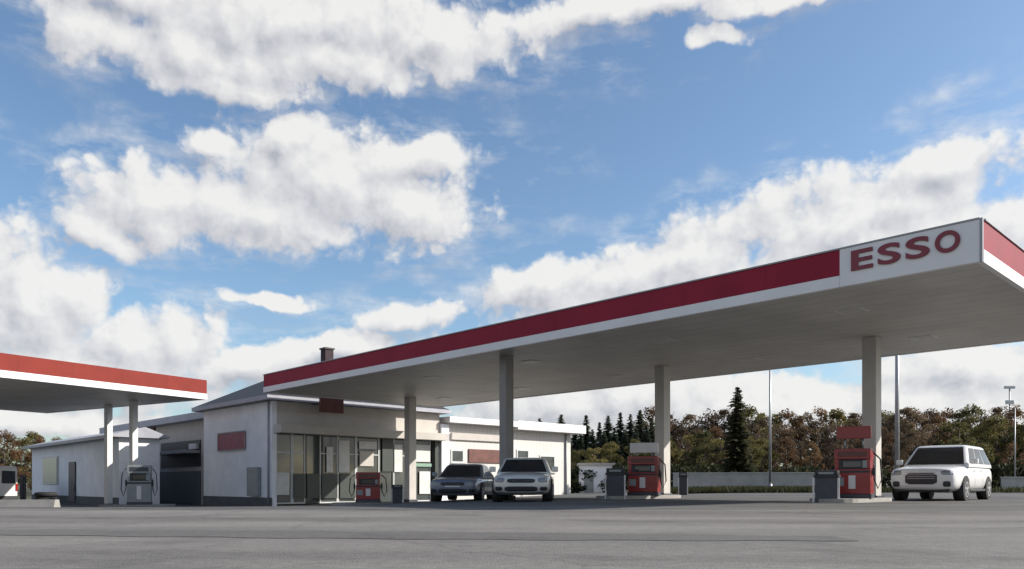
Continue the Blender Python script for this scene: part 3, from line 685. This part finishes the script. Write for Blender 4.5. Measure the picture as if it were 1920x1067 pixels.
t = thing('tyre_stack', 'low stack of black tyres in front of the white service building', 'tyres', (x, y, z - .02))
for k in range(3):
    bm = bmesh.new(); vs = []
    b = B(); n = 20; mm = 8; R0, r0_ = .36, .13; v = []; f = []
    for i in range(n):
        for j in range(mm):
            a, c = 2 * math.pi * i / n, 2 * math.pi * j / mm
            v.append(((R0 + r0_ * math.cos(c)) * math.cos(a), (R0 + r0_ * math.cos(c)) * math.sin(a), .12 + k * .235 + r0_ * .88 * math.sin(c)))
            f.append((i * mm + j, ((i + 1) % n) * mm + j, ((i + 1) % n) * mm + (j + 1) % mm, i * mm + (j + 1) % mm))
    bm.free(); b.add(v, f, True).build('tyre', 'rubber', t)

# ------------------------------------------------------------------ right background: pale wall, hut, poles
def low_wall(label, pxa, Ya, pxb, Yb, h):
    a = Vector(spot(pxa, Ya)); c = Vector(spot(pxb, Yb)); d = c - a; l = d.length; ang = math.atan2(d.y, d.x)
    g = -.3
    t = thing('low_wall', label, 'wall', (a.x, a.y, 0), ang, 'pale low walls at the back of the forecourt')
    B().box(0, l, -.12, .12, g, h).build('wall', 'concrete', t)
    B().box(-.03, l + .03, -.17, .17, h + .002, h + .09, .01).build('coping', 'concrete', t)
low_wall('long pale low wall behind the forecourt between the two red pumps', 1262, 52, 1548, 50, 1.15)
low_wall('short pale low wall right of the white SUV', 1878, 49, 2050, 48, .85)
x, y, z = spot(1118, 58)
t = thing('storage_hut', 'small pale flat roofed hut right of the white annex', 'building', (x, y, z), R(-4))
B().box(-1.25, 1.25, 0, 3, -.5, 2.0).build('wall', 'wall_white', t)
B().box(-1.4, 1.4, -.15, 3.15, 2.004, 2.2, .01).build('roof', 'concrete', t)
B().box(-.9, -.2, -.03, -.002, -.2, 1.7).build('door', 'pump_grey', t)
# verge of rough grass before the wall (a sheet with tufts)
b = B()
rnd = random.Random(5)
def tuft(b, x, y, z, h):
    a = rnd.uniform(0, 6.28); w = .03 * (1 + rnd.random()); dx, dy = math.cos(a) * w, math.sin(a) * w; lx, ly_ = rnd.uniform(-.3, .3) * h, rnd.uniform(-.3, .3) * h
    b.add([(x - dx, y - dy, z), (x + dx, y + dy, z), (x + lx, y + ly_, z + h)], [(0, 1, 2)])
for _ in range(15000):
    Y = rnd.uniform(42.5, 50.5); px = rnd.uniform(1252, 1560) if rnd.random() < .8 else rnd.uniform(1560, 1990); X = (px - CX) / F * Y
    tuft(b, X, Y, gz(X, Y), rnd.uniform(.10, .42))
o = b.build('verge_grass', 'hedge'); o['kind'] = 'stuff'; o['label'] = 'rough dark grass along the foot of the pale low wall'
def lamp(label, px, Y, h, r, arm=True):
    t = thing('lamp_post', label, 'lamp post', spot(px, Y), 0, 'slim lamp posts behind the forecourt')
    B().tube([(0, 0, -.1), (0, 0, h)], [r, r * .6], 10).build('pole', 'galv', t)
    B().tube([(0, 0, -.05), (0, 0, .5)], r * 1.5, 10).build('base', 'galv', t)
    if arm:
        a = B().tube([(0, 0, h - .05), (.3, 0, h + .25), (1.2, 0, h + .35)], .04, 8).build('arm', 'galv', t)
        B().box(1.1, 1.75, -.13, .13, h + .29, h + .41, .03).build('lantern', 'pump_grey', a)
lamp('thin pale lamp post rising behind the canopy between the two red pumps', 1444, 50, 9.0, .09)
lamp('thicker grey lamp post behind the SUV right of the near column', 1682, 33, 8.5, .105)
lamp('thin lamp post right of the white SUV against the trees', 1903, 52, 5.6, .055, False)
x, y, z = spot(1893, 120)
t = thing('sign_mast', 'distant pale sign mast above the trees at the right', 'sign', (x, y, 0))
B().tube([(0, 0, 0), (0, 0, 15.2)], .10, 8).build('mast', 'galv', t)
B().box(-.6, .6, -.15, .15, 12.8, 13.4, .02).build('sign_board', 'poster_pale', t)
B().box(-.8, .8, -.15, .15, 15.2, 15.6, .02).build('sign_board', 'poster_pale', t)

# ------------------------------------------------------------------ trees
def leaf_quads(b, c, r, n, s0, s1, rnd, flat=.75):
    for _ in range(n):
        while True:
            p = Vector((rnd.uniform(-1, 1), rnd.uniform(-1, 1), rnd.uniform(-1, 1)))
            if p.length < 1: break
        p = Vector((p.x * r, p.y * r, p.z * r * flat)) + c
        a = Vector((rnd.gauss(0, 1), rnd.gauss(0, 1), rnd.gauss(0, 1))).normalized(); d = a.orthogonal().normalized(); e = a.cross(d)
        s = rnd.uniform(s0, s1)
        b.add([p - d * s, p - e * s * .55, p + d * s, p + e * s * .55], [(0, 1, 2, 3)])
def decid(seed, h, w, leaf):
    rnd = random.Random(seed); tr = B(); cr = B()
    tr.tube([(0, 0, -.3), (rnd.uniform(-.1, .1), 0, h * .35), (rnd.uniform(-.2, .2), rnd.uniform(-.2, .2), h * .82)], [.17, .12, .03], 7)
    for k in range(11):
        z = h * rnd.uniform(.22, .66); a = rnd.uniform(0, 6.28); l = w * rnd.uniform(.3, .5)
        tr.tube([(0, 0, z), (math.cos(a) * l * .55, math.sin(a) * l * .55, z + l * .35), (math.cos(a) * l, math.sin(a) * l, z + l * .9)], [.06, .04, .012], 5)
    for k in range(52):
        t = rnd.uniform(.10, 1.0); env = math.sin(math.pi * min(1, (t * .86 + .14))) ** .6
        a = rnd.uniform(0, 6.28); rr = w * .5 * env * math.sqrt(rnd.uniform(.15, 1)); 
        leaf_quads(cr, Vector((math.cos(a) * rr, math.sin(a) * rr, h * (t * .92 + .04))), w * rnd.uniform(.07, .16), 120, .045, .115, rnd)
    return tr, cr, leaf
def spruce(seed, h, w, leaf, pw=.85):
    rnd = random.Random(seed); tr = B(); cr = B()
    tr.tube([(0, 0, -.3), (0, 0, h * .97)], [.15, .02], 7)
    z = h * .08
    while z < h * .985:
        f = 1 - z / h; rad = w * .5 * (f ** pw) * rnd.uniform(.75, 1.2) + .05; nb = max(6, int(8 + 8 * f))
        for k in range(nb):
            a = 6.28 * k / nb + rnd.uniform(-.35, .35); l = rad * rnd.uniform(.55, 1.2); zj = rnd.uniform(-.16, .16) * (.4 + f); d = Vector((math.cos(a), math.sin(a), 0)); sd = Vector((-d.y, d.x, 0))
            m = max(3, int(l / .09))
            for i in range(m):
                t = (i + .7) / m; p = Vector((0, 0, z + zj)) + d * (l * t) + Vector((0, 0, -l * .32 * t + .10 * l * t * t + rnd.uniform(-.05, .05)))
                s = (.13 + .13 * (1 - t) + rnd.uniform(0, .09)) * (.42 + .75 * f ** .6); sl = sd * s; dr = Vector((0, 0, -s * rnd.uniform(.3, .8)))
                cr.add([p - d * s * .5, p + sl + dr, p + d * s * .95 + dr * .4, p - sl + dr], [(0, 1, 2, 3)])
        z += .13 + .09 * f
    return tr, cr, leaf
KINDS = {
    'rust': ('deciduous_tree', 'rusty autumn tree in the wood behind the forecourt', 'tree', 'rusty autumn trees in the background wood'),
    'brown': ('deciduous_tree', 'dull brown autumn tree in the wood behind the forecourt', 'tree', 'brown autumn trees in the background wood'),
    'olive': ('deciduous_tree', 'olive yellow tree in the wood behind the forecourt', 'tree', 'olive trees in the background wood'),
    'spruce': ('spruce_tree', 'dark pointed spruce in the row above the white annex', 'tree', 'dark spruces in the background row'),
}
PROTO = {}
def proto(kind, k):
    if (kind, k) in PROTO: return copy_tree(PROTO[(kind, k)])
    nm, lab, cat, grp = KINDS[kind]
    s = hash_(kind) * 10 + k
    tr, cr, lf = {'rust': lambda: decid(s, 6.6, 4.2, 'leaf_rust'), 'brown': lambda: decid(s, 7.0, 4.4, 'leaf_brown'), 'olive': lambda: decid(s, 6.0, 4.0, 'leaf_olive'), 'spruce': lambda: spruce(s, 8.0, 4.2, 'leaf_spruce')}[kind]()
    t = thing(nm, lab, cat, (0, 0, 0), 0, grp)
    tr.build('trunk', 'bark', t); cr.build('crown', lf, t)
    PROTO[(kind, k)] = t; return t
def hash_(s): return sum(ord(c) * (i + 3) for i, c in enumerate(s))
rt = random.Random(21)
def plant(kind, px, Y, h):
    t = proto(kind, rt.randrange(3)); x, y, z = spot(px, Y)
    base = {'rust': 6.6, 'brown': 7.0, 'olive': 6.0, 'spruce': 8.0}[kind]; s = h / base
    t.location = (x, y, z - .05); t.scale = (s * rt.uniform(.9, 1.15), s * rt.uniform(.9, 1.15), s); t.rotation_euler.z = rt.uniform(0, 6.28)
    return t
def hpx(py, Y): return CAMZ + (HZ - py) * Y / F
# spruces above the annex
for px, Y, top in ((955, 82, 768), (985, 84, 782), (1012, 80, 770), (1036, 86, 788), (1052, 83, 764), (1078, 80, 784), (1099, 85, 766), (1124, 82, 780), (1140, 80, 768), (1163, 84, 762), (1182, 79, 766), (1200, 83, 758), (1222, 80, 772), (970, 78, 800), (998, 77, 796), (1025, 78, 799), (1064, 77, 794), (1088, 78, 798), (1111, 77, 793), (1132, 78, 796), (1152, 77, 790), (1172, 78, 795), (1192, 77, 792), (1212, 78, 788)):
    plant('spruce', px, Y, hpx(top + 7, Y))
# olive / yellow-green band in front of the spruces
for px in range(1050, 1400, 34):
    Y = rt.uniform(66, 72); plant('olive', px + rt.uniform(-9, 9), Y, hpx(rt.uniform(822, 846) if px < 1240 else rt.uniform(800, 826), Y))
# back rows: brown and rust
for row, (Y0, ta, tb, step) in enumerate(((94, 758, 780, 31), (81, 772, 802, 37), (70, 806, 845, 46))):
    px = 1225 + row * 13
    while px < 2260:
        Y = Y0 + rt.uniform(-3, 3); k = rt.choice(['rust', 'brown', 'brown', 'olive'] if row < 2 else ['rust', 'olive', 'brown'])
        if px > 1780 and row and rt.random() < .5: k = 'olive'
        plant(k, px + rt.uniform(-8, 8), Y, hpx(rt.uniform(ta, tb), Y)); px += step
# trees at far left
for px, Y, top, k in ((-40, 84, 796, 'rust'), (8, 80, 794, 'rust'), (40, 86, 800, 'olive'), (74, 82, 806, 'rust'), (110, 88, 810, 'brown'), (-90, 82, 800, 'brown'), (-135, 85, 796, 'olive'), (-180, 83, 800, 'rust'), (-228, 86, 794, 'brown'), (-275, 82, 802, 'brown'), (-20, 95, 800, 'brown'), (60, 96, 806, 'olive'), (-110, 96, 798, 'rust'), (-200, 95, 796, 'olive')):
    o = plant(k, px, Y, hpx(top, Y)); o['label'] = {'rust': 'rusty', 'brown': 'brown', 'olive': 'olive'}[k] + ' autumn tree beyond the service building at the far left'; o['group'] = 'autumn trees at the far left'
# one tall lone spruce
tr, cr, lf = spruce(77, 7.0, 2.5, 'leaf_lone', .62); 
t = thing('spruce_tree', 'tall narrow lone spruce standing above the autumn trees between the pumps', 'tree', spot(1383, 53))
tr.build('trunk', 'bark', t); cr.build('crown', lf, t); s = hpx(722, 53) / 7.0; t.scale = (s, s, s)
# shrubs along the wall foot, behind it
rs = random.Random(9); PS = []
for k in range(3):
    cr = B()
    for q in range(14): leaf_quads(cr, Vector((rs.uniform(-.9, .9), rs.uniform(-.5, .5), rs.uniform(.2, 1.3))), .38, 60, .06, .13, rs)
    st = B()
    for q in range(5): st.tube([(rs.uniform(-.2, .2), 0, -.2), (rs.uniform(-.7, .7), rs.uniform(-.3, .3), 1.1)], [.03, .01], 5)
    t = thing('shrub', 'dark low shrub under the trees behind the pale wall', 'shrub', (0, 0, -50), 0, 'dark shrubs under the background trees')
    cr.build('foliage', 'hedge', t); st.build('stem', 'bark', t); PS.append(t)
px = 1090; i = 0
while px < 2160:
    t = PS[i] if i < 3 else copy_tree(PS[i % 3]); Y = rs.uniform(57, 62)
    t.location = spot(px, Y); s = rs.uniform(1.0, 1.5); t.scale = (s * 1.15, s, s); t.rotation_euler.z = rs.uniform(-.5, .5)
    px += rs.uniform(30, 42); i += 1

# remove the text helper
bpy.data.objects.remove(tmp); bpy.data.curves.remove(cu)

# ------------------------------------------------------------------ light and sky
SUN_AZ, SUN_EL = R(90), R(30)
sd = Vector((math.sin(SUN_AZ) * math.cos(SUN_EL), math.cos(SUN_AZ) * math.cos(SUN_EL), math.sin(SUN_EL)))
sl = bpy.data.lights.new('sun', 'SUN'); sl.energy = 4.6; sl.angle = R(0.53); sl.color = (1.0, 0.93, 0.84)
so = bpy.data.objects.new('sun', sl); COL.objects.link(so); so.location = (60, 0, 40); so.rotation_euler = (-sd).to_track_quat('-Z', 'Y').to_euler()
W = bpy.data.worlds.new('World'); S.world = W; W.use_nodes = True
nt = W.node_tree; nt.nodes.clear(); N = nt.nodes.new; L = nt.links.new
out = N('ShaderNodeOutputWorld'); bg = N('ShaderNodeBackground'); L(bg.outputs[0], out.inputs['Surface'])
STR = 0.11; bg.inputs['Strength'].default_value = STR
sky = N('ShaderNodeTexSky'); sky.sky_type = 'NISHITA'; sky.sun_disc = False
sky.sun_elevation = SUN_EL; sky.sun_rotation = SUN_AZ; sky.air_density = 1.0; sky.dust_density = 1.3; sky.ozone_density = 1.6
def azel(px, py):
    az = math.atan((px - CX) / F); el = math.atan((HZ - py) / F * math.cos(az)); return az, el
# cloud banks: (px, py, rx, ry, rotation) as measured on the photo, kept as azimuth / elevation in the sky
BL = [
 (640, 350, 235, 108, 0), (275, 385, 140, 84, 0), (540, 262, 85, 48, 0), (400, 275, 50, 28, 0), (800, 300, 85, 48, -8), (770, 405, 118, 66, 0), (205, 440, 85, 34, 20), (480, 400, 200, 75, 0),
 (560, 40, 440, 82, 0), (800, 70, 170, 68, 0), (400, 105, 230, 62, 0), (640, 105, 150, 50, 0), (480, 165, 140, 26, 0), (430, 150, 175, 42, 0), (150, 60, 80, 60, 0), (250, -20, 240, 60, 0), (1150, 18, 300, 36, -4), (1350, 66, 70, 24, 0), (1500, -20, 200, 30, 0),
 (40, 560, 140, 130, 0), (140, 560, 85, 62, 0), (230, 650, 130, 62, 0), (345, 640, 78, 62, 0), (180, 700, 270, 62, 0), (0, 470, 52, 52, 0),
 (510, 564, 85, 14, 0), (470, 690, 160, 40, 0),
 (1260, 490, 340, 62, -17), (1600, 410, 290, 66, -14), (1755, 315, 120, 44, -8), (1010, 535, 130, 42, -15), (770, 592, 120, 30, -6), (620, 655, 170, 34, -10), (1750, 450, 240, 80, 0), (1300, 570, 420, 60, -16),
 (1500, 770, 760, 70, 0), (1150, 745, 300, 60, 0), (1800, 690, 220, 42, 8), (60, 790, 330, 34, 0), (2250, 600, 260, 130, 0), (-350, 300, 260, 120, 0),
]
# unseen banks added to whiten the shop glass reflections: degrees of azimuth, elevation, half width, half height
BX = [(85, 7, 42, 7), (140, 9, 30, 9), (-75, 8, 35, 8), (-130, 10, 40, 9), (175, 14, 30, 10), (100, 26, 16, 5), (-110, 34, 26, 8), (60, 38, 10, 5)]
grp = bpy.data.node_groups.new('cloud_field', 'ShaderNodeTree')
grp.interface.new_socket('Vector', in_out='INPUT', socket_type='NodeSocketVector')
grp.interface.new_socket('Dist', in_out='OUTPUT', socket_type='NodeSocketFloat')
gN = grp.nodes.new; gL = grp.links.new
gi = gN('NodeGroupInput'); go = gN('NodeGroupOutput')
def gnoise(scale, detail, rough, sx=1.0, sy=1.0, off=0.0):
    mp = gN('ShaderNodeMapping'); mp.inputs['Scale'].default_value = (sx, sy, 1); mp.inputs['Location'].default_value = (off, off * .7, off)
    gL(gi.outputs[0], mp.inputs['Vector'])
    n = gN('ShaderNodeTexNoise'); n.noise_dimensions = '2D'; n.inputs['Scale'].default_value = scale; n.inputs['Detail'].default_value = detail; n.inputs['Roughness'].default_value = rough
    gL(mp.outputs['Vector'], n.inputs['Vector']); return n
wn = gnoise(9, 4, .55)
sc = gN('ShaderNodeVectorMath'); sc.operation = 'MULTIPLY_ADD'; sc.inputs[1].default_value = (.055, .045, 0); sc.inputs[2].default_value = (-.0275, -.0225, 0)
gL(wn.outputs['Color'], sc.inputs[0])
wp = gN('ShaderNodeVectorMath'); wp.operation = 'ADD'; gL(gi.outputs[0], wp.inputs[0]); gL(sc.outputs[0], wp.inputs[1])
prev = None
SPOTS = []
for (px, py, rx, ry, rot) in BL:
    az, el = azel(px, py); az2, _ = azel(px + 20, py); _, el2 = azel(px, py - 20)
    SPOTS.append((az, el, rx * (az2 - az) / 20, ry * (el2 - el) / 20, -rot))
SPOTS += [(R(a), R(e), R(w), R(h), 0) for a, e, w, h in BX]
for (az, el, sx, sy, rot) in SPOTS:
    mp = gN('ShaderNodeMapping'); mp.vector_type = 'TEXTURE'
    mp.inputs['Location'].default_value = (az, el, 0); mp.inputs['Rotation'].default_value = (0, 0, R(rot))
    mp.inputs['Scale'].default_value = (sx, sy, 1)
    if prev is not None:                         # chained so the banks are evaluated one after another
        cw = gN('ShaderNodeVectorMath'); cw.operation = 'MULTIPLY_ADD'; cw.inputs[1].default_value = (1e-6, 1e-6, 0)
        gL(prev, cw.inputs[0]); gL(wp.outputs[0], cw.inputs[2]); gL(cw.outputs[0], mp.inputs['Vector'])
    else: gL(wp.outputs[0], mp.inputs['Vector'])
    ln = gN('ShaderNodeVectorMath'); ln.operation = 'LENGTH'; gL(mp.outputs['Vector'], ln.inputs[0])
    if prev is None: prev = ln.outputs['Value']
    else:
        mn = gN('ShaderNodeMath'); mn.operation = 'SMOOTH_MIN'; mn.inputs[2].default_value = 0.22
        gL(prev, mn.inputs[0]); gL(ln.outputs['Value'], mn.inputs[1]); prev = mn.outputs[0]
en = gnoise(17, 9, .62, 1, 1.15, 3.1)
m1 = gN('ShaderNodeMath'); m1.operation = 'MULTIPLY_ADD'; m1.inputs[1].default_value = -.92; m1.inputs[2].default_value = .44; gL(en.outputs['Fac'], m1.inputs[0])
vn = gN('ShaderNodeTexVoronoi'); vn.voronoi_dimensions = '2D'; vn.feature = 'SMOOTH_F1'; vn.inputs['Scale'].default_value = 19; vn.inputs['Smoothness'].default_value = .35
vn.inputs['Detail'].default_value = 2.0; vn.inputs['Roughness'].default_value = .55; vn.inputs['Lacunarity'].default_value = 2.3
vw = gN('ShaderNodeVectorMath'); vw.operation = 'MULTIPLY_ADD'; vw.inputs[1].default_value = (.035, .035, 0); gL(en.outputs['Color'], vw.inputs[0]); gL(gi.outputs[0], vw.inputs[2]); gL(vw.outputs[0], vn.inputs['Vector'])
m3 = gN('ShaderNodeMath'); m3.operation = 'MULTIPLY_ADD'; m3.inputs[1].default_value = .54; gL(vn.outputs['Distance'], m3.inputs[0]); gL(m1.outputs[0], m3.inputs[2])
m4 = gN('ShaderNodeMath'); m4.operation = 'ADD'; m4.inputs[1].default_value = -.47; gL(m3.outputs[0], m4.inputs[0])
m2 = gN('ShaderNodeMath'); m2.operation = 'ADD'; gL(prev, m2.inputs[0]); gL(m4.outputs[0], m2.inputs[1])
gL(m2.outputs[0], go.inputs[0])

tc = N('ShaderNodeTexCoord'); sp = N('ShaderNodeSeparateXYZ'); L(tc.outputs['Generated'], sp.inputs[0])
az = N('ShaderNodeMath'); az.operation = 'ARCTAN2'; L(sp.outputs['X'], az.inputs[0]); L(sp.outputs['Y'], az.inputs[1])
el = N('ShaderNodeMath'); el.operation = 'ARCSINE'; L(sp.outputs['Z'], el.inputs[0])
cb = N('ShaderNodeCombineXYZ'); L(az.outputs[0], cb.inputs['X']); L(el.outputs[0], cb.inputs['Y'])
f1 = N('ShaderNodeGroup'); f1.node_tree = grp; L(cb.outputs[0], f1.inputs[0])
of = N('ShaderNodeVectorMath'); of.operation = 'ADD'; of.inputs[1].default_value = (.014, .020, 0); L(cb.outputs[0], of.inputs[0])
f2 = N('ShaderNodeGroup'); f2.node_tree = grp; L(of.outputs[0], f2.inputs[0])
den = N('ShaderNodeMapRange'); den.interpolation_type = 'SMOOTHSTEP'; den.inputs['From Min'].default_value = 1.20; den.inputs['From Max'].default_value = .70
L(f1.outputs[0], den.inputs['Value'])
df = N('ShaderNodeMath'); df.operation = 'SUBTRACT'; L(f2.outputs[0], df.inputs[0]); L(f1.outputs[0], df.inputs[1])
lit = N('ShaderNodeMapRange'); lit.inputs['From Min'].default_value = -.85; lit.inputs['From Max'].default_value = .46; L(df.outputs[0], lit.inputs['Value'])
cc = N('ShaderNodeValToRGB'); e = cc.color_ramp.elements
e[0].color = (.32, .33, .365, 1); e[1].color = (.61, .605, .59, 1); em = e.new(.5); em.color = (.475, .475, .49, 1)
L(lit.outputs[0], cc.inputs['Fac'])
cs = N('ShaderNodeVectorMath'); cs.operation = 'SCALE'; cs.inputs['Scale'].default_value = 1.0 / STR; L(cc.outputs['Color'], cs.inputs[0])
CLOUD_SCALE = cs; 
tint = N('ShaderNodeMix'); tint.data_type = 'RGBA'; tint.blend_type = 'MULTIPLY'; tint.inputs['Factor'].default_value = 1; tint.inputs['B'].default_value = (.88, .985, 1.04, 1)
L(sky.outputs['Color'], tint.inputs['A'])
# pale high veil over the blue
wmp = N('ShaderNodeMapping'); wmp.inputs['Scale'].default_value = (5, 15, 1); wmp.inputs['Rotation'].default_value = (0, 0, R(-9)); L(cb.outputs[0], wmp.inputs['Vector'])
wno = N('ShaderNodeTexNoise'); wno.noise_dimensions = '2D'; wno.inputs['Scale'].default_value = 1.6; wno.inputs['Detail'].default_value = 8; wno.inputs['Roughness'].default_value = .62; L(wmp.outputs['Vector'], wno.inputs['Vector'])
wr1 = N('ShaderNodeMapRange'); wr1.inputs['From Min'].default_value = .46; wr1.inputs['From Max'].default_value = .78; wr1.inputs['To Max'].default_value = .75; L(wno.outputs['Fac'], wr1.inputs['Value'])
wr2 = N('ShaderNodeMapRange'); wr2.interpolation_type = 'SMOOTHSTEP'; wr2.inputs['From Min'].default_value = 2.3; wr2.inputs['From Max'].default_value = 1.0; L(f1.outputs[0], wr2.inputs['Value'])
wml = N('ShaderNodeMath'); wml.operation = 'MULTIPLY'; L(wr1.outputs[0], wml.inputs[0]); L(wr2.outputs[0], wml.inputs[1])
dm0 = N('ShaderNodeMath'); dm0.operation = 'MAXIMUM'; L(den.outputs[0], dm0.inputs[0]); L(wml.outputs[0], dm0.inputs[1])
dm = N('ShaderNodeMath'); dm.operation = 'MULTIPLY'; dm.inputs[1].default_value = .95; L(dm0.outputs[0], dm.inputs[0])
mx = N('ShaderNodeMix'); mx.data_type = 'RGBA'; L(dm.outputs[0], mx.inputs['Factor']); L(tint.outputs['Result'], mx.inputs['A']); L(cs.outputs[0], mx.inputs['B'])
L(mx.outputs['Result'], bg.inputs['Color'])

# ------------------------------------------------------------------ camera
cd = bpy.data.cameras.new('camera'); co = bpy.data.objects.new('camera', cd); COL.objects.link(co)
co.location = (0, 0, CAMZ); co.rotation_euler = (R(90), 0, 0)
cd.sensor_fit = 'HORIZONTAL'; cd.sensor_width = 36; cd.lens = 36 * F / 1920; cd.shift_y = (HZ - 533.5) / 1920
cd.clip_start = .1; cd.clip_end = 6000
S.camera = co
W.cycles.sampling_method = 'MANUAL'; W.cycles.sample_map_resolution = 512
S.cycles.max_bounces = 5; S.cycles.diffuse_bounces = 3; S.cycles.glossy_bounces = 3; S.cycles.transmission_bounces = 4
S.view_settings.view_transform = 'Standard'; S.view_settings.look = 'None'; S.view_settings.exposure = 0.56; S.view_settings.gamma = 1
